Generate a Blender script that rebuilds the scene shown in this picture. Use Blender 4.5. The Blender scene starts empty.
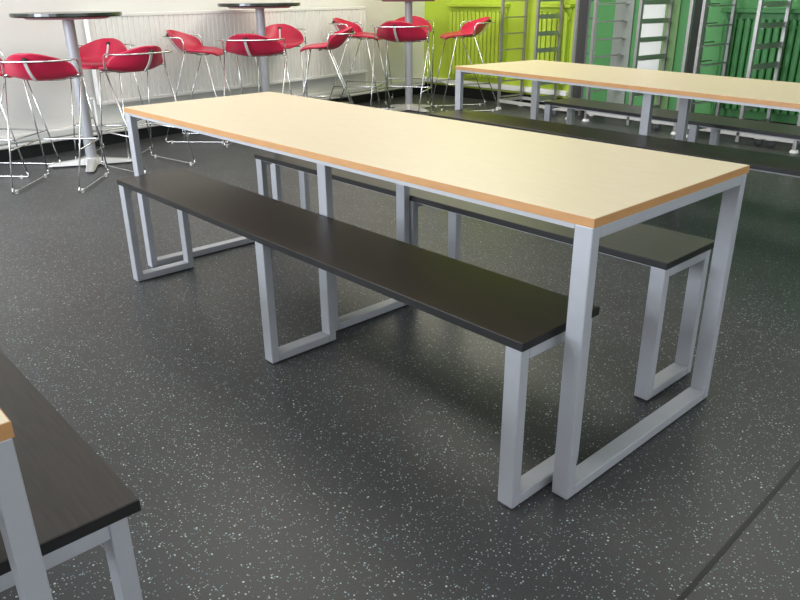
import bpy, bmesh, math, random
from mathutils import Vector, Matrix
random.seed(7)
PI = math.pi
sc = bpy.context.scene
COL = sc.collection

# ------------------------------------------------------------------ materials
def new_mat(name):
    m = bpy.data.materials.new(name); m.use_nodes = True
    nt = m.node_tree
    return m, nt, nt.nodes['Principled BSDF']

def setp(b, **k):
    for n, v in k.items():
        b.inputs[n.replace('_', ' ')].default_value = v

def mix_node(nt, fac, a, b):
    n = nt.nodes.new('ShaderNodeMix'); n.data_type = 'RGBA'
    for sock, val in ((0, fac), (6, a), (7, b)):
        if hasattr(val, 'is_output'): nt.links.new(val, n.inputs[sock])
        elif isinstance(val, (int, float)): n.inputs[sock].default_value = val
        else: n.inputs[sock].default_value = (*val, 1)
    return n.outputs[2]

def noise(nt, scale, detail=3, coord='Object', stretch=(1, 1, 1)):
    tc = nt.nodes.new('ShaderNodeTexCoord'); mp = nt.nodes.new('ShaderNodeMapping')
    mp.inputs['Scale'].default_value = stretch
    nt.links.new(tc.outputs[coord], mp.inputs[0])
    n = nt.nodes.new('ShaderNodeTexNoise'); n.inputs['Scale'].default_value = scale; n.inputs['Detail'].default_value = detail
    nt.links.new(mp.outputs[0], n.inputs['Vector'])
    return n.outputs['Fac']

def ramp(nt, src, lo, hi):
    r = nt.nodes.new('ShaderNodeMapRange'); r.inputs[1].default_value = lo; r.inputs[2].default_value = hi
    nt.links.new(src, r.inputs[0]); return r.outputs[0]

def plain(name, c, rough=.5, metal=0., var=.06, scale=6, stretch=(1, 1, 1), spec=.5, bump=0):
    m, nt, b = new_mat(name)
    f = ramp(nt, noise(nt, scale, 4, 'Object', stretch), .3, .7)
    col = mix_node(nt, f, tuple(x * (1 - var) for x in c), tuple(min(1, x * (1 + var)) for x in c))
    nt.links.new(col, b.inputs['Base Color'])
    setp(b, Roughness=rough, Metallic=metal)
    b.inputs['Specular IOR Level'].default_value = spec
    if bump:
        bp = nt.nodes.new('ShaderNodeBump'); bp.inputs['Strength'].default_value = bump; bp.inputs['Distance'].default_value = .001
        nt.links.new(noise(nt, 400, 2), bp.inputs['Height']); nt.links.new(bp.outputs[0], b.inputs['Normal'])
    return m

M = {}
M['maple'] = plain('maple_laminate', (.70, .58, .40), .38, var=.035, scale=9, stretch=(14, 1.2, 14))
M['beech'] = plain('beech_edge_band', (.47, .24, .09), .45, var=.08, scale=12, stretch=(1, 1, 6))
M['silver'] = plain('silver_powder_coat', (.40, .405, .43), .42, metal=.15, var=.02, scale=30)
M['blackboard'] = plain('black_woodgrain_laminate', (.032, .025, .020), .38, var=.25, scale=10, stretch=(18, 1, 18), spec=.4)
M['blackedge'] = plain('black_edge', (.012, .011, .011), .4)
M['blackplastic'] = plain('black_plastic', (.015, .015, .015), .5)
M['chrome'] = plain('chrome', (.74, .74, .74), .22, metal=1, var=.01)
M['steel'] = plain('stainless_steel', (.44, .43, .43), .36, metal=.8, var=.05, scale=40)
M['galv'] = plain('light_steel', (.62, .61, .59), .42, metal=.4, var=.05, scale=25)
M['red'] = plain('red_plastic', (.56, .018, .062), .36, var=.04)
M['wallwhite'] = plain('white_wall_paint', (.81, .79, .745), .8, var=.015, scale=1.5)
M['lime'] = plain('lime_wall_paint', (.46, .60, .045), .6, var=.02, scale=2)
M['emerald'] = plain('emerald_wall_paint', (.09, .31, .10), .6, var=.04, scale=2)
M['sheet'] = plain('brushed_side_sheet_shaded', (.15, .135, .145), .5, metal=.2, var=.12, scale=50)  # stainless sheet; the shade on it is put into this dark colour
M['greypanel'] = plain('grey_wall_panel', (.30, .33, .29), .6, var=.05)
M['whitepanel'] = plain('white_wall_panel', (.78, .80, .78), .5, var=.01)
M['palegreen'] = plain('pale_green_wall_panel', (.22, .38, .15), .6, var=.03)
M['radwhite'] = plain('white_radiator_enamel', (.88, .87, .83), .45, var=.01)
M['skirt'] = plain('black_baseboard', (.008, .008, .009), .45)
M['ceil'] = plain('ceiling_paint', (.75, .75, .74), .8, var=.01)
M['bartop'] = plain('dark_bar_table_top', (.018, .026, .02), .18, var=.1)
M['underplate'] = plain('mauve_board_underside', (.45, .33, .37), .6)
M['rubber'] = plain('grey_rubber', (.10, .105, .11), .55)
M['whiteplastic'] = plain('white_plastic', (.72, .72, .72), .5)
M['clear'] = plain('pale_plastic_glide', (.62, .61, .58), .3)

# vinyl floor with safety flecks
m, nt, b = new_mat('speckled_vinyl_floor')
base = mix_node(nt, ramp(nt, noise(nt, 1.1, 5), .3, .7), (.031, .0305, .0305), (.045, .0445, .0445))
base = mix_node(nt, ramp(nt, noise(nt, 260, 2), .35, .7), base, (.066, .066, .067))
tc = nt.nodes.new('ShaderNodeTexCoord')
cur = base
for sc_, thr, size, colr in ((125, .86, .26, (.42, .48, .48)), (190, .86, .30, (.34, .38, .36)), (95, .95, .24, (.56, .62, .58)), (150, .90, .30, (.14, .25, .29))):
    v = nt.nodes.new('ShaderNodeTexVoronoi'); v.inputs['Scale'].default_value = sc_
    wv = nt.nodes.new('ShaderNodeVectorMath'); wv.operation = 'ADD'; wv.inputs[1].default_value = (sc_ * .37, sc_ * .11, 0)
    nt.links.new(tc.outputs['Object'], wv.inputs[0]); nt.links.new(wv.outputs[0], v.inputs['Vector'])
    sep = nt.nodes.new('ShaderNodeSeparateColor'); nt.links.new(v.outputs['Color'], sep.inputs[0])
    a = nt.nodes.new('ShaderNodeMath'); a.operation = 'GREATER_THAN'; a.inputs[1].default_value = thr
    nt.links.new(sep.outputs[0], a.inputs[0])
    d = nt.nodes.new('ShaderNodeMath'); d.operation = 'LESS_THAN'; d.inputs[1].default_value = size
    nt.links.new(v.outputs['Distance'], d.inputs[0])
    mu = nt.nodes.new('ShaderNodeMath'); mu.operation = 'MULTIPLY'
    nt.links.new(a.outputs[0], mu.inputs[0]); nt.links.new(d.outputs[0], mu.inputs[1])
    cur = mix_node(nt, mu.outputs[0], cur, colr)
nt.links.new(cur, b.inputs['Base Color'])
rr = nt.nodes.new('ShaderNodeMapRange'); rr.inputs[3].default_value = .30; rr.inputs[4].default_value = .42
nt.links.new(noise(nt, 2.3, 4), rr.inputs[0]); nt.links.new(rr.outputs[0], b.inputs['Roughness'])
b.inputs['Specular IOR Level'].default_value = .36
M['floor'] = m

# ------------------------------------------------------------------ helpers
def tag(o, label=None, cat=None, group=None, kind=None):
    if label: o['label'] = label
    if cat: o['category'] = cat
    if group: o['group'] = group
    if kind: o['kind'] = kind
    return o

def thing(name, label, cat, loc=(0, 0, 0), rz=0, group=None):
    o = bpy.data.objects.new(name, None); COL.objects.link(o)
    o.location = loc; o.rotation_euler = (0, 0, rz); o.empty_display_size = .1
    return tag(o, label, cat, group)

def obj(name, bm, mats, parent=None, smooth=False, bevel=0, label=None):
    me = bpy.data.meshes.new(name)
    bmesh.ops.recalc_face_normals(bm, faces=bm.faces)
    bm.to_mesh(me); bm.free()
    for mm in (mats if isinstance(mats, (list, tuple)) else [mats]): me.materials.append(mm)
    if smooth:
        for p in me.polygons: p.use_smooth = True
    o = bpy.data.objects.new(name, me); COL.objects.link(o)
    if parent: o.parent = parent
    if bevel:
        md = o.modifiers.new('edge', 'BEVEL'); md.width = bevel; md.segments = 2; md.limit_method = 'ANGLE'
    if label: o['label'] = label
    return o

def box(bm, x0, x1, y0, y1, z0, z1, mi=0):
    vs = [bm.verts.new((x, y, z)) for z in (z0, z1) for y in (y0, y1) for x in (x0, x1)]
    for f in ((0, 2, 3, 1), (4, 5, 7, 6), (0, 1, 5, 4), (2, 6, 7, 3), (0, 4, 6, 2), (1, 3, 7, 5)):
        fc = bm.faces.new([vs[i] for i in f]); fc.material_index = mi
    return bm

def bx(*a): return box(bmesh.new(), *a)

def cyl(bm, c, r0, r1, z0, z1, n=28):
    lo = [bm.verts.new((c[0] + r0 * math.cos(2 * PI * i / n), c[1] + r0 * math.sin(2 * PI * i / n), z0)) for i in range(n)]
    hi = [bm.verts.new((c[0] + r1 * math.cos(2 * PI * i / n), c[1] + r1 * math.sin(2 * PI * i / n), z1)) for i in range(n)]
    bm.faces.new(lo[::-1]); bm.faces.new(hi)
    for i in range(n): bm.faces.new((lo[i], lo[(i + 1) % n], hi[(i + 1) % n], hi[i]))
    return bm

def wheel(bm, c, r, w, n=20):          # axle along x
    a = [bm.verts.new((c[0] - w / 2, c[1] + r * math.cos(2 * PI * i / n), c[2] + r * math.sin(2 * PI * i / n))) for i in range(n)]
    b_ = [bm.verts.new((c[0] + w / 2, c[1] + r * math.cos(2 * PI * i / n), c[2] + r * math.sin(2 * PI * i / n))) for i in range(n)]
    bm.faces.new(a); bm.faces.new(b_[::-1])
    for i in range(n): bm.faces.new((a[i], a[(i + 1) % n], b_[(i + 1) % n], b_[i]))
    return bm

def fillet(pts, r, n=5):
    pts = [Vector(p) for p in pts]; out = [pts[0]]
    for i in range(1, len(pts) - 1):
        p, a, c = pts[i], pts[i - 1], pts[i + 1]
        u, w = (a - p), (c - p)
        rr = min(r, u.length * .48, w.length * .48)
        s, e = p + u.normalized() * rr, p + w.normalized() * rr
        for k in range(n + 1):
            t = k / n
            out.append((1 - t) ** 2 * s + 2 * t * (1 - t) * p + t * t * e)
    out.append(pts[-1]); return out

def tube(bm, pts, r, n=8):
    pts = [Vector(p) for p in pts]; rings = []
    t = (pts[1] - pts[0]).normalized()
    up = Vector((0, 0, 1)) if abs(t.z) < .9 else Vector((1, 0, 0))
    nx = t.cross(up).normalized()
    for i, p in enumerate(pts):
        if i == 0: d = pts[1] - pts[0]
        elif i == len(pts) - 1: d = pts[-1] - pts[-2]
        else: d = (pts[i + 1] - p).normalized() + (p - pts[i - 1]).normalized()
        d.normalize()
        nx = (nx - d * nx.dot(d)).normalized(); ny = d.cross(nx)
        rings.append([bm.verts.new(p + (nx * math.cos(2 * PI * k / n) + ny * math.sin(2 * PI * k / n)) * r) for k in range(n)])
    for a, b_ in zip(rings, rings[1:]):
        for k in range(n): bm.faces.new((a[k], a[(k + 1) % n], b_[(k + 1) % n], b_[k]))
    bm.faces.new(rings[0][::-1]); bm.faces.new(rings[-1])
    return bm

KIDS = {}
def kids(o): return [c for c in bpy.data.objects if c.parent == o]
def copy_tree(o, parent=None):
    c = o.copy(); COL.objects.link(c)
    if parent: c.parent = parent
    for ch in kids(o): copy_tree(ch, c)
    return c

# ------------------------------------------------------------------ camera
F, CX, CY, CZ, PITCH, ROLL, YAW = 729.157, -1.3144, -.8247, 1.1851, 1.17350, -.00930, -.73930
cam = bpy.data.objects.new('camera', bpy.data.cameras.new('camera')); COL.objects.link(cam)
cam.matrix_world = Matrix.Translation((CX, CY, CZ)) @ Matrix.Rotation(YAW, 4, 'Z') @ Matrix.Rotation(PITCH, 4, 'X') @ Matrix.Rotation(ROLL, 4, 'Z')
cam.data.sensor_width = 36; cam.data.lens = 36 * F / 800; cam.data.clip_start = .02; cam.data.clip_end = 60
sc.camera = cam

# ------------------------------------------------------------------ room shell
WL_A = Vector((.21, 5.465, 0)); WL_ANG = math.radians(7.732)
XR = 5.54; YN = -4.2; XW = -4.4; HC = 3.0
def wl(s, off=0, z=0):   # point on the left wall: s along it, off into the room
    d = Vector((math.cos(WL_ANG), math.sin(WL_ANG), 0)); n = Vector((math.sin(WL_ANG), -math.cos(WL_ANG), 0))
    return WL_A + d * s + n * off + Vector((0, 0, z))
S_END = (XR - WL_A.x) / math.cos(WL_ANG); S_BEG = (XW - WL_A.x) / math.cos(WL_ANG)
YC = wl(S_END).y; YB = wl(S_BEG).y

def poly_slab(pts, z0, z1):
    bm = bmesh.new()
    lo = [bm.verts.new((*p, z0)) for p in pts]; hi = [bm.verts.new((*p, z1)) for p in pts]
    bm.faces.new(lo[::-1]); bm.faces.new(hi); n = len(pts)
    for i in range(n): bm.faces.new((lo[i], lo[(i + 1) % n], hi[(i + 1) % n], hi[i]))
    return bm
room = [(XW, YN), (XR, YN), (XR, YC), (XW, YB)]
tag(obj('floor', poly_slab(room, -.06, 0), M['floor']), 'dark grey speckled vinyl floor', kind='structure')
tag(obj('ceiling', poly_slab(room, HC, HC + .08), M['ceil']), 'white ceiling above the tables', kind='structure')
# welded seam in the vinyl
o = obj('trim_1', bx(-1.4, 4.8, -.006, .006, -.002, .0008), M['skirt']); o.location = (-.09, -.353, 0); o.rotation_euler.z = math.radians(1.73)
tag(o, 'dark welded seam line across the vinyl floor', kind='structure')

w = obj('wall_left', bx(S_BEG - .1, S_END + .1, 0, .12, 0, HC), M['wallwhite'])
w.location = WL_A; w.rotation_euler.z = WL_ANG
tag(w, 'white painted wall behind the long white radiator', kind='structure')
Y_LIME = 3.86
bm = bmesh.new()
box(bm, XR, XR + .12, Y_LIME, YC + .1, 0, HC, 0); box(bm, XR, XR + .12, YN - .1, Y_LIME, 0, HC, 1)
tag(obj('wall_right', bm, [M['lime'], M['emerald']]), 'wall painted lime green then emerald behind steel trolleys', kind='structure')
FILL_WIN = [(-3.4, -1.2), (-.6, 1.6), (2.2, 4.4)]; NZ0, NZ1 = 1.1, 2.7  # windows added to throw frontal light on the far wall
bm = bmesh.new()
box(bm, XW - .1, XR + .1, YN - .12, YN, 0, NZ0); box(bm, XW - .1, XR + .1, YN - .12, YN, NZ1, HC)
edges = [XW - .1] + [v for p in FILL_WIN for v in p] + [XR + .1]
for i in range(0, len(edges), 2): box(bm, edges[i], edges[i + 1], YN - .12, YN, NZ0, NZ1)
tag(obj('wall_near', bm, M['wallwhite']), 'white wall with added windows behind the viewpoint', kind='structure')
for i, (x0, x1) in enumerate(FILL_WIN):
    bm = bmesh.new(); xm = (x0 + x1) / 2
    for a in ((x0, x1, NZ0, NZ0 + .06), (x0, x1, NZ1 - .06, NZ1), (x0, x0 + .06, NZ0 + .06, NZ1 - .06), (x1 - .06, x1, NZ0 + .06, NZ1 - .06), (xm - .03, xm + .03, NZ0 + .06, NZ1 - .06)):
        box(bm, a[0], a[1], YN - .08, YN - .02, a[2], a[3])
    tag(obj('window_%d' % (i + 4), bm, M['whiteplastic']), 'added white framed window behind the viewpoint', kind='structure')
# window wall on the daylight side: piers, sill and head round three windows
bm = bmesh.new()
WIN = [(-.6, 1.1), (1.4, 3.0), (3.2, 4.6)]; Z0, Z1 = .95, 2.7
box(bm, XW - .12, XW, YN - .1, YB + .1, 0, Z0); box(bm, XW - .12, XW, YN - .1, YB + .1, Z1, HC)
edges = [YN - .1] + [v for p in WIN for v in p] + [YB + .1]
for i in range(0, len(edges), 2): box(bm, XW - .12, XW, edges[i], edges[i + 1], Z0, Z1)
tag(obj('wall_window_side', bm, M['wallwhite']), 'white wall with three tall windows', kind='structure')
for i, (y0, y1) in enumerate(WIN):
    bm = bmesh.new()
    for a in ((y0, y1, Z0, Z0 + .06), (y0, y1, Z1 - .06, Z1), (y0, y0 + .06, Z0 + .06, Z1 - .06), (y1 - .06, y1, Z0 + .06, Z1 - .06), ((y0 + y1) / 2 - .03, (y0 + y1) / 2 + .03, Z0 + .06, Z1 - .06)):
        box(bm, XW - .08, XW - .02, *a)
    tag(obj('window_%d' % (i + 1), bm, M['whiteplastic']), 'white framed window letting in daylight', kind='structure')

# baseboards and pipe boxing
o = obj('baseboard_left', bx(S_BEG, S_END - .012, -.012, 0, 0, .092), M['skirt']); o.location = WL_A; o.rotation_euler.z = WL_ANG
tag(o, 'black baseboard along the white wall', kind='structure')
tag(obj('baseboard_right', bx(XR - .012, XR, YN, YC, 0, .12), M['skirt']), 'black baseboard along the green wall', kind='structure')
bm = bmesh.new()
box(bm, S_BEG, S_END - .05, -.055, 0, .135, .195)
box(bm, S_BEG, S_END - .05, -.055, 0, .10, .13)
o = obj('trim_2', bm, M['radwhite'], bevel=.012); o.location = WL_A; o.rotation_euler.z = WL_ANG
tag(o, 'white pipe boxing running low along the white wall', kind='structure')
tag(obj('trim_3', bx(XR - .05, XR, 3.95, YC - .02, .145, .205), M['radwhite'], bevel=.01), 'white pipe boxing running low along the lime wall', kind='structure')
# panels between lime and emerald paint
tag(obj('trim_4', bx(XR - .025, XR, 3.255, 3.46, 0, HC), M['greypanel']), 'grey vertical panel on the emerald wall', kind='structure')
tag(obj('trim_5', bx(XR - .03, XR, 2.92, 3.19, .28, HC), M['whitepanel']), 'white vertical panel behind the middle trolley', kind='structure')
tag(obj('trim_6', bx(XR - .025, XR, 2.78, 2.92, 0, HC), M['palegreen']), 'pale green strip beside the white panel', kind='structure')

# ------------------------------------------------------------------ radiators
def white_radiator():
    s0, s1, z0, z1 = .87, 4.16, .345, 1.062
    t = thing('radiator', 'long white fluted radiator on the white wall', 'radiator', tuple(wl(s0)), WL_ANG)
    L = s1 - s0
    bm = bmesh.new(); n = 66; prof = []
    for i in range(n):
        x = L * i / n; p = L / n
        prof += [(x, -.084), (x + p * .14, -.094), (x + p * .86, -.094)]
    prof.append((L, -.084))
    f = [(bm.verts.new((x, y, z0 + .03)), bm.verts.new((x, y, z1 - .03))) for x, y in prof]
    bk = [(bm.verts.new((x, -.045, z0 + .03)), bm.verts.new((x, -.045, z1 - .03))) for x, y in (prof[0], prof[-1])]
    for a, b_ in zip(f, f[1:]): bm.faces.new((a[0], b_[0], b_[1], a[1]))
    bm.faces.new((bk[0][0], bk[0][1], bk[1][1], bk[1][0]))
    bm.faces.new((bk[0][0], f[0][0], f[0][1], bk[0][1])); bm.faces.new((bk[1][0], bk[1][1], f[-1][1], f[-1][0]))
    obj('fluted_panel', bm, M['radwhite'], t)
    obj('top_rail', bx(-.012, L + .012, -.10, -.035, z1 - .03, z1), M['radwhite'], t, bevel=.005)
    obj('bottom_rail', bx(-.012, L + .012, -.10, -.035, z0, z0 + .03), M['radwhite'], t, bevel=.005)
    for x in (-.012, L): obj('end_cap', bx(x, x + .012, -.10, -.035, z0 + .03, z1 - .03), M['radwhite'], t)
    for x in (.35, L / 2, L - .35): obj('wall_bracket', bx(x - .02, x + .02, -.045, 0, z0 + .1, z1 - .1), M['radwhite'], t)
    for x in (-.05, L + .05):
        obj('feed_pipe', tube(bmesh.new(), fillet([(x - .03 if x < 0 else x - .045, -.065, z0 + .06), (x, -.065, z0 + .06), (x, -.065, .19), (x, -.03, .17)], .02), .011), M['radwhite'], t, True)
white_radiator()

def fin_radiator(y0, y1, mat, label, ledge=True, z0=.27, z1=1.03):
    """column radiator on the right wall, fins facing the room, shelf over it"""
    t = thing('radiator', label, 'radiator', (XR, (y0 + y1) / 2, 0), 0, None)
    h = (y1 - y0) / 2; p = .062; n = max(2, round(2 * h / p)); p = 2 * h / n
    for i in range(n):
        yc = -h + p * (i + .5)
        bm = bmesh.new(); k = 10; wd = p * .40
        prof = [(-.070 - .012 * math.sin(PI * j / k), yc - wd * math.cos(PI * j / k)) for j in range(k + 1)] + [(-.02, yc + wd), (-.02, yc - wd)]
        lo = [bm.verts.new((x, y, z0)) for x, y in prof]; hi = [bm.verts.new((x, y, z1 - .05 + .02 * (j in (4, 5, 6)))) for j, (x, y) in enumerate(prof)]
        bm.faces.new(lo); bm.faces.new(hi[::-1])
        for j in range(len(prof)): bm.faces.new((lo[j], hi[j], hi[(j + 1) % len(prof)], lo[(j + 1) % len(prof)]))
        obj('fin', bm, mat, t, bevel=.003)
    obj('back_plate', bx(-.02, 0, -h, h, z0, z1), mat, t)
    for z in (z0 + .05, z1 - .1): obj('header_tube', tube(bmesh.new(), [(-.045, -h, z), (-.045, h, z)], .018), mat, t, True)
    if ledge: obj('top_shelf', bx(-.088, 0, -h - .03, h + .03, z1 + .01, z1 + .045), mat, t, bevel=.004)
fin_radiator(4.84, 5.70, M['lime'], 'lime green finned radiator nearest the white wall corner')
fin_radiator(3.98, 4.38, M['lime'], 'narrow lime green radiator behind the first trolley')
M['emrad_shaded'] = plain('emerald_radiator_enamel_shaded', (.055, .235, .065), .5, var=.03)  # darker than the wall paint: trolley shade put into the enamel colour
fin_radiator(1.2, 2.33, M['emrad_shaded'], 'wide emerald finned radiator behind the trolley farthest from corner', z1=1.0, z0=.2)

# ------------------------------------------------------------------ tables and benches
TY, TZ = .048, .030        # tube section: along the length, across
def loop_frame(root, xa, xb, yc, ztop, foot=True):
    """rectangular tube loop: two legs, floor rail, top rail"""
    for x0 in (xa, xb - TZ):
        lg = obj('leg', bx(x0, x0 + TZ, yc - TY / 2, yc + TY / 2, .004, ztop), M['silver'], root, bevel=.003)
        obj('foot_glide', bx(x0 + .004, x0 + TZ - .004, yc - TY / 2 + .004, yc + TY / 2 - .004, 0, .004), M['blackplastic'], lg)
    obj('floor_rail', bx(xa + TZ, xb - TZ, yc - TY / 2, yc + TY / 2, .004, .004 + TZ), M['silver'], root, bevel=.003)
    obj('top_rail', bx(xa + TZ, xb - TZ, yc - TY / 2, yc + TY / 2, ztop - TZ, ztop), M['silver'], root, bevel=.003)

def make_table(label, xa=.182, xb=.585, ym=1.22):
    W, L, H, th = .754, 2.40, .74, .021
    t = thing('cafeteria_table', label, 'table', group=None)
    top = obj('tabletop', bx(.0015, W - .0015, .0015, L - .0015, H - th, H), M['maple'], t)
    bm = bmesh.new()
    box(bm, 0, W, 0, .0015, H - th, H - .0006); box(bm, 0, W, L - .0015, L, H - th, H - .0006)
    box(bm, 0, .0015, .0015, L - .0015, H - th, H - .0006); box(bm, W - .0015, W, .0015, L - .0015, H - th, H - .0006)
    obj('edge_band', bm, M['beech'], top, label='orange beech edge band')
    z = H - th
    loop_frame(t, .002, W - .002, .002 + TY / 2, z); loop_frame(t, .002, W - .002, L - .002 - TY / 2, z)
    loop_frame(t, xa, xb, ym, z)
    for x0 in (.004, W - .004 - .02):
        obj('side_rail', bx(x0, x0 + .02, TY + .003, L - TY - .003, z - .012, z), M['silver'], t)
    return t

def make_bench(label):
    W, L, H, th = .302, 2.2, .463, .021
    t = thing('bench', label, 'bench')
    s = obj('seat_board', bx(0, W, 0, L, H - th, H), [M['blackboard']], t, bevel=.0015)
    bm = bmesh.new()
    e = .0012
    box(bm, -e, W + e, -e, 0, H - th, H - .001); box(bm, -e, W + e, L, L + e, H - th, H - .001)
    box(bm, -e, 0, 0, L, H - th, H - .001); box(bm, W, W + e, 0, L, H - th, H - .001)
    obj('edge_band', bm, M['blackedge'], s)
    z = H - th
    loop_frame(t, .002, W - .02, .002 + TY / 2, z); loop_frame(t, .002, W - .02, L - .002 - TY / 2, z)
    loop_frame(t, .002, W - .02, 1.09, z)
    for x0 in (.02, W - .06):
        obj('side_rail', bx(x0, x0 + .02, TY + .003, L - TY - .003, z - .010, z), M['silver'], t)
    return t

def place(o, loc, rz=0, scale=None):
    o.location = loc; o.rotation_euler.z = rz
    if scale: o.scale = scale
    return o

table = make_table('maple table shown whole in the middle, a black bench on each long side')
bench = make_bench('black bench in front of the central maple table')
place(bench, (-.128, .072, 0))
tb2 = make_table('maple table farther back before the steel tray trolleys', .19, .555, 1.145)
R2 = math.radians(-7.58)
d2 = Vector((math.sin(-R2), math.cos(-R2), 0)); n2 = Vector((d2.y, -d2.x, 0)); A2 = Vector((2.390, 2.6725, 0))
def t2(x, y): return A2 + n2 * x - d2 * y
YS2 = 1.12
place(tb2, t2(0, 2.4 * YS2), R2, (1, YS2, 1))
tb3 = copy_tree(table); tb3['label'] = 'maple table cut off, only one corner and leg showing'
place(tb3, (-1.1615 - .754, .003, 0))
for o in (table, tb2, tb3): o['group'] = 'maple cafeteria tables'
b2 = copy_tree(bench); b2['label'] = 'black bench behind the central maple table, mostly hidden under it'
place(b2, (.586, .116, 0), 0, (1, 1.0, 1))
b3 = copy_tree(bench); b3['label'] = 'black bench beside the cut-off table with only one leg corner'
place(b3, (-1.294, .138, 0))
b4 = copy_tree(bench); b4['label'] = 'black bench between the central table and the farther table'
place(b4, (2.062, .10, 0), math.radians(-1), (1, 1.15, 1))
b5 = copy_tree(bench); b5['label'] = 'black bench between the farther table and the steel trolleys'
place(b5, (2.905, .11, 0), math.radians(-5.0), (1, 1.072, 1))
for o in (bench, b2, b3, b4, b5): o['group'] = 'black benches at the tables'

# ------------------------------------------------------------------ bar tables
def make_bar_table(label):
    t = thing('bar_table', label, 'table')
    bm = bmesh.new(); cyl(bm, (0, 0), .363, .37, 1.022, 1.030, 48); cyl(bm, (0, 0), .37, .368, 1.030, 1.048, 48)
    obj('tabletop', bm, M['bartop'], t)
    obj('top_plate', cyl(bmesh.new(), (0, 0), .27, .29, 1.008, 1.022, 40), M['underplate'], t)
    obj('column', cyl(bmesh.new(), (0, 0), .040, .040, .05, 1.008, 28), M['silver'], t, False)
    h = obj('base_hub', cyl(bmesh.new(), (0, 0), .075, .05, .012, .06, 28), M['galv'], t)
    for k in range(4):
        a = PI / 4 + k * PI / 2 + .35
        bm = bmesh.new(); prof = [(.03, .045, .055), (.14, .038, .042), (.26, .034, .030), (.31, .026, .020)]
        rows = []
        for r, hw, zt in prof:
            c = Vector((math.cos(a) * r, math.sin(a) * r, 0)); q = Vector((-math.sin(a), math.cos(a), 0))
            rows.append([bm.verts.new(c + q * hw + Vector((0, 0, .010))), bm.verts.new(c - q * hw + Vector((0, 0, .010))), bm.verts.new(c - q * hw * .6 + Vector((0, 0, zt))), bm.verts.new(c + q * hw * .6 + Vector((0, 0, zt)))])
        for u, v in zip(rows, rows[1:]):
            for j in range(4): bm.faces.new((u[j], u[(j + 1) % 4], v[(j + 1) % 4], v[j]))
        bm.faces.new(rows[0]); bm.faces.new(rows[-1][::-1])
        ft = obj('base_foot', bm, M['galv'], t)
        obj('foot_glide', cyl(bmesh.new(), (math.cos(a) * .27, math.sin(a) * .27), .02, .02, 0, .010, 12), M['blackplastic'], ft)
    return t
BT = {1: (.70, 4.86, 1.035), 2: (2.56, 5.275, 1.07), 3: (4.339, 5.199, 1.105)}
bar = make_bar_table('tall round dark bar table farthest from the green wall')
place(bar, (BT[1][0], BT[1][1], 0), 0, (1, 1, BT[1][2]))
for k, lab in ((2, 'middle of three tall round dark bar tables'), (3, 'tall bar table nearest the lime wall, top cut off')):
    c = copy_tree(bar); c['label'] = lab
    place(c, (BT[k][0], BT[k][1], 0), .4, (1, 1, BT[k][2]))
    c['group'] = 'round bar tables'
bar['group'] = 'round bar tables'

# ------------------------------------------------------------------ red bar stools
def seat_mesh():
    # profile: y (front +), z, half width, side lift
    P = [(.235, -.030, .105, .000), (.225, -.012, .150, .000), (.195, -.001, .190, .002), (.140, .004, .218, .008), (.07, .000, .232, .018),
         (.00, -.010, .240, .034), (-.06, -.010, .240, .046), (-.112, .010, .234, .050), (-.152, .042, .222, .044), (-.182, .074, .200, .034),
         (-.206, .108, .164, .020), (-.222, .136, .122, .010), (-.231, .155, .076, .004), (-.236, .164, .032, .001)]
    bm = bmesh.new(); NX = 12; grid = []
    for y, z, w_, l in P:
        row = []
        for i in range(NX + 1):
            u = -1 + 2 * i / NX; u = math.sin(u * PI / 2) * .6 + u * .4
            # the back sheet curves forward at its sides
            row.append(bm.verts.new((u * w_, y + (.125 * max(0, min(1, (-y - .02) / .17))) * (u * w_ / .2) ** 2, z + l * abs(u) ** 2)))
        grid.append(row)
    for a, b_ in zip(grid, grid[1:]):
        for i in range(NX): bm.faces.new((a[i], a[i + 1], b_[i + 1], b_[i]))
    return bm

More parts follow.
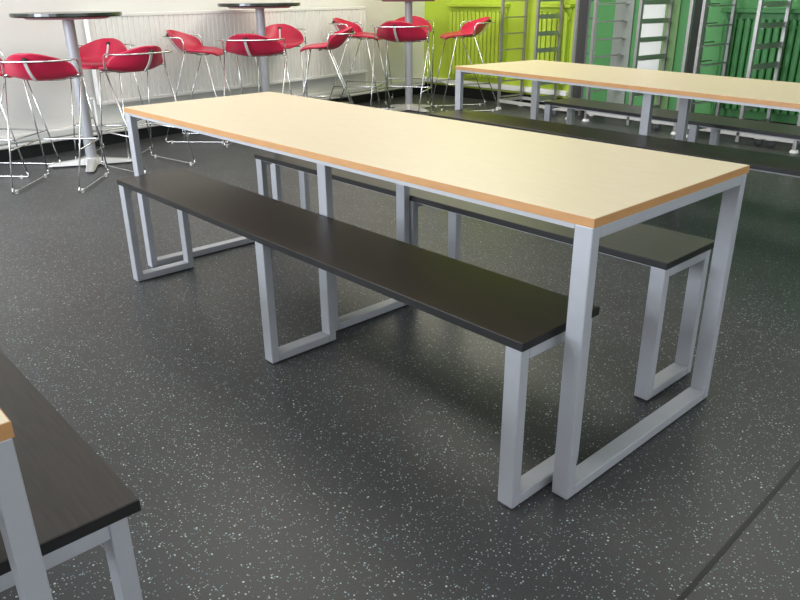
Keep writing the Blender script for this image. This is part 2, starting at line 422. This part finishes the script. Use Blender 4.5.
ZS = .705
def make_stool(label):
    HW, AW = .225, .255
    t = thing('bar_stool', label, 'stool')
    s = obj('seat', seat_mesh(), M['red'], t, True); s.location = (0, 0, ZS)
    md = s.modifiers.new('thickness', 'SOLIDIFY'); md.thickness = .018; md.offset = 0
    md = s.modifiers.new('smooth', 'SUBSURF'); md.levels = 1; md.render_levels = 2
    # strap over the back and its bolt
    bm = bmesh.new()
    pts = [(0, -.236, .112), (0, -.205, .062), (0, -.168, .022), (0, -.125, -.008)]
    path = fillet(pts, .03, 4)
    rows = [[bm.verts.new(p + Vector((sx * .010, dy, dz))) for sx, dy, dz in ((-1, 0, 0), (1, 0, 0), (1, -.006, -.004), (-1, -.006, -.004))] for p in path]
    for a, b_ in zip(rows, rows[1:]):
        for j in range(4): bm.faces.new((a[j], a[(j + 1) % 4], b_[(j + 1) % 4], b_[j]))
    bm.faces.new(rows[0]); bm.faces.new(rows[-1][::-1])
    obj('back_strap', bm, M['clear'], s, label='pale strap down the back')
    bm = bmesh.new(); path = fillet([(0, -.198, .118), (0, -.178, .085), (0, -.150, .055), (0, -.115, .024)], .02, 4)
    rows = [[bm.verts.new(p + Vector((sx * .008, dy, dz))) for sx, dy, dz in ((-1, 0, 0), (1, 0, 0), (1, .005, .004), (-1, .005, .004))] for p in path]
    for a, b_ in zip(rows, rows[1:]):
        for j in range(4): bm.faces.new((a[j], a[(j + 1) % 4], b_[(j + 1) % 4], b_[j]))
    bm.faces.new(rows[0]); bm.faces.new(rows[-1][::-1])
    obj('back_strap', bm, M['clear'], s, label='pale strap inside the back')
    bm = bmesh.new(); wheel(bm, (0, 0, 0), .016, .055, 14); bmesh.ops.rotate(bm, verts=bm.verts, matrix=Matrix.Rotation(PI / 2, 3, 'Z'))
    bo = obj('bolt_cap', bm, M['blackplastic'], s, True, label='black bolt cap'); bo.location = (0, -.222, .124)
    # chrome wire frame
    r = .0056
    ZA = .822
    arm = fillet([(-AW, -.015, .70), (-AW, -.015, ZA), (-AW, -.15, ZA), (-.15, -.256, ZA), (.15, -.256, ZA), (AW, -.15, ZA), (AW, -.015, ZA), (AW, -.015, .70)], .05, 6)
    obj('arm_rail', tube(bmesh.new(), arm, r, 10), M['chrome'], t, True)
    for sx in (-1, 1):
        obj('leg', tube(bmesh.new(), [(sx * AW, -.015, .70), (sx * HW, -.29, .045)], r), M['chrome'], t, True)
        obj('leg', tube(bmesh.new(), [(sx * .205, .15, ZS - .012), (sx * HW, .29, .045)], r), M['chrome'], t, True)
        run = fillet([(sx * HW, -.29, .046), (sx * HW, -.30, .013), (sx * HW, .30, .013), (sx * HW, .29, .046)], .03, 5)
        ru = obj('floor_runner', tube(bmesh.new(), run, r), M['chrome'], t, True)
        for y in (-.24, .24):
            obj('glide', cyl(bmesh.new(), (sx * HW, y), .010, .010, 0, .024, 10), M['clear'], ru)
    zf = .27; kr = (zf - .045) / (.70 - .045); kf = (zf - .045) / (ZS - .012 - .045)
    yb, yf = -.29 + kr * .275, .29 - kf * .14
    xr, xf = HW + kr * (AW - HW), HW - kf * .02
    obj('foot_rail', tube(bmesh.new(), fillet([(-xr, yb, zf), (-xf, yf, zf), (xf, yf, zf), (xr, yb, zf)], .03, 4), .006), M['chrome'], t, True)
    # under-seat cross rods
    obj('seat_rod', tube(bmesh.new(), fillet([(-AW, -.015, .722), (-.215, .0, .724), (-.11, .07, ZS - .022), (.11, .07, ZS - .022), (.215, .0, .724), (AW, -.015, .722)], .05, 4), .005), M['chrome'], t, True)
    obj('seat_rod', tube(bmesh.new(), [(-.205, .15, ZS - .014), (.205, .15, ZS - .014)], .006), M['chrome'], t, True)
    return t

STOOLS = [  # x, y, heading, xy scale, z scale, label
    (.166, 5.075, 2.415, .95, 1.0, 'red stool cut by the frame beside the bar table farthest from the green wall'),
    (.307, 4.365, .709, .95, 1.0, 'red stool with its back turned, left of the column farthest from the lime wall'),
    (1.06, 5.30, 3.91, .95, 1.0, 'red stool facing the camera, between the column farthest from lime wall and the white radiator'),
    (.985, 4.50, 6.13, .95, 1.0, 'red stool with its back turned, just behind the far corner of the central maple table'),
    (1.997, 5.50, 2.381, .98, 1.04, 'red stool seen side-on left of the middle bar table, facing right'),
    (2.136, 4.727, .862, 1.04, 1.04, 'red stool with its back turned, in front of the middle bar table column'),
    (3.123, 5.836, 3.782, 1.04, 1.04, 'red stool behind the middle bar table column, facing the camera'),
    (3.075, 4.979, 5.373, 1.04, 1.04, 'red stool seen side-on facing left towards the middle bar table'),
    (4.074, 5.742, 2.53, 1.09, 1.09, 'red stool partly hidden behind another, at the white radiator right end'),
    (3.892, 4.82, 1.034, 1.09, 1.09, 'red stool with back turned before the column nearest the lime wall'),
    (4.80, 5.68, 4.0, 1.09, 1.09, 'red stool in the room corner, behind the column nearest the lime wall'),
    (4.925, 4.913, 5.264, 1.09, 1.09, 'red stool side-on in front of the lime green radiator'),
]
PULL = {1.06: .965, 1.997: .955, 3.123: .95, 4.074: .955, 3.075: .965, 3.892: .99, 4.925: .98}
stool = None
for (x, y, a, sxy, sz, lab) in STOOLS:
    if stool is None: stool = o = make_stool(lab)
    else: o = copy_tree(stool)
    o['label'] = lab; o['group'] = 'red bar stools'
    k = PULL.get(round(x, 3), 1)          # keep clear of the radiator
    x, y, sz, sxy = CX + (x - CX) * k, CY + (y - CY) * k, sz * k + CZ * (1 - k) / .82, sxy * k
    place(o, (x, y, 0), -a, (sxy, sxy, sz))

# ------------------------------------------------------------------ steel tray trolleys
def make_trolley(label):
    W, D, Ht = .93, .40, 1.72     # along y, along x
    t = thing('tray_trolley', label, 'trolley')
    u = .026
    ys = (0, W / 2, W)
    for x in (0, D - u):
        for y in ys:
            yy = y - u / 2
            if x and y == 0: x = D * .45      # the side sheet ends in a post of its own
            up = obj('upright', bx(x, x + u, yy, yy + u, .02, Ht), M['steel'], t)
            if x: x = D - u
            if y != W / 2:
                obj('foot_bumper', cyl(bmesh.new(), (x + u / 2, y), .033, .026, .0, .02, 16), M['whiteplastic'], up, label='white foot bumper')
    for x in (0, D - u): obj('base_rail', bx(x, x + u, u / 2, W - u / 2, .075, .105), M['galv'], t)
    for x in (0, D - u): obj('top_rail', bx(x, x + u, u / 2, W - u / 2, Ht - .03, Ht), M['steel'], t)
    for y in (0, W): obj('side_rail', bx(u, D - u, y - u / 2, y + u / 2, .075, .105), M['galv'], t)
    k = 0; z = .13
    while z < Ht - .1:
        # left and right runners are angles, the middle one a tee
        bm = bmesh.new(); box(bm, u, D - u, W - .014, W - .012, z, z + .012); box(bm, u, D - u, W - .045, W - .014, z, z + .003)
        obj('runner', bm, M['steel'], t)
        bm = bmesh.new(); box(bm, u, D - u, .006, .008, z, z + .012); box(bm, u, D - u, .008, .040, z, z + .003)
        obj('runner', bm, M['steel'], t)
        bm = bmesh.new(); box(bm, u, D - u, W / 2 - .0015, W / 2 + .0015, z + .003, z + .042); box(bm, u, D - u, W / 2 - .04, W / 2 + .04, z, z + .003)
        obj('runner', bm, M['steel'], t)
        z += .165
    obj('side_panel', bx(u, D * .45, -.004, .004, .12, Ht - .03), M['sheet'], t, label='steel side sheet with shade in its colour')
    for (x, y) in ((.06, .32), (.06, .22), (D - .06, .32), (D - .06, .70)):
        c = obj('caster', bx(x - .018, x + .018, y - .03, y + .03, .058, .075), M['galv'], t)
        obj('wheel', wheel(bmesh.new(), (x, y, .034), .034, .024), M['rubber'], c, True)
    return t
RT = math.radians(-3.3)
tr = make_trolley('steel tray trolley against the lime wall, beside the lime radiator')
place(tr, (5.02, 3.575, 0), RT, (.98, 1.045, .985))
c = copy_tree(tr); c['label'] = 'middle steel tray trolley, in front of the white wall panel'; place(c, (4.985, 2.40, 0), RT, (1.29, 1.06, .962)); c['group'] = 'steel tray trolleys'
c = copy_tree(tr); c['label'] = 'steel tray trolley before the wide emerald radiator'; place(c, (4.875, 1.33, 0), RT, (1.3, 1.005, .952)); c['group'] = 'steel tray trolleys'
tr['group'] = 'steel tray trolleys'

# ------------------------------------------------------------------ light
world = bpy.data.worlds.new('sky'); sc.world = world; world.use_nodes = True
bg = world.node_tree.nodes['Background']; bg.inputs[0].default_value = (.75, .86, 1, 1); bg.inputs[1].default_value = 1.0
def area(name, loc, rot, sx, sy, power, colr):
    l = bpy.data.lights.new(name, 'AREA'); l.shape = 'RECTANGLE'; l.size = sx; l.size_y = sy; l.energy = power; l.color = colr
    o = bpy.data.objects.new(name, l); COL.objects.link(o); o.location = loc; o.rotation_euler = rot
    return o
for (y0, y1), pw in zip(WIN, (36, 112, 195)):
    area('window_daylight_fill', (XW + .02, (y0 + y1) / 2, (Z0 + Z1) / 2), (0, -PI / 2, 0), Z1 - Z0 - .1, y1 - y0 - .1, pw, (.84, .91, 1.0))
for (x0, x1) in FILL_WIN:
    area('window_daylight_fill', ((x0 + x1) / 2, YN + .02, (NZ0 + NZ1) / 2), (PI / 2, 0, 0), x1 - x0 - .1, NZ1 - NZ0 - .1, 34, (.88, .93, 1.0))  # fill through the added near-wall windows
for (x, y, pw) in ((-1.6, 2.8, 20), (.9, .5, 9), (.9, 2.9, 21), (3.8, .8, 28), (3.5, 3.5, 48), (4.3, 4.6, 26), (1.6, 4.3, 12)):  # the lamp nearest the lime corner is extra, added to brighten it
    area('ceiling_lamp_fill', (x, y, HC - .03), (0, 0, 0), 1.2, 1.8, pw, (1, .95, .86))

sc.view_settings.view_transform = 'Standard'; sc.view_settings.look = 'None'
sc.view_settings.exposure = 0.0; sc.view_settings.gamma = 1; sc.view_settings.use_curve_mapping = False
sc.cycles.use_denoising = True
sc.cycles.max_bounces = 8; sc.cycles.diffuse_bounces = 5
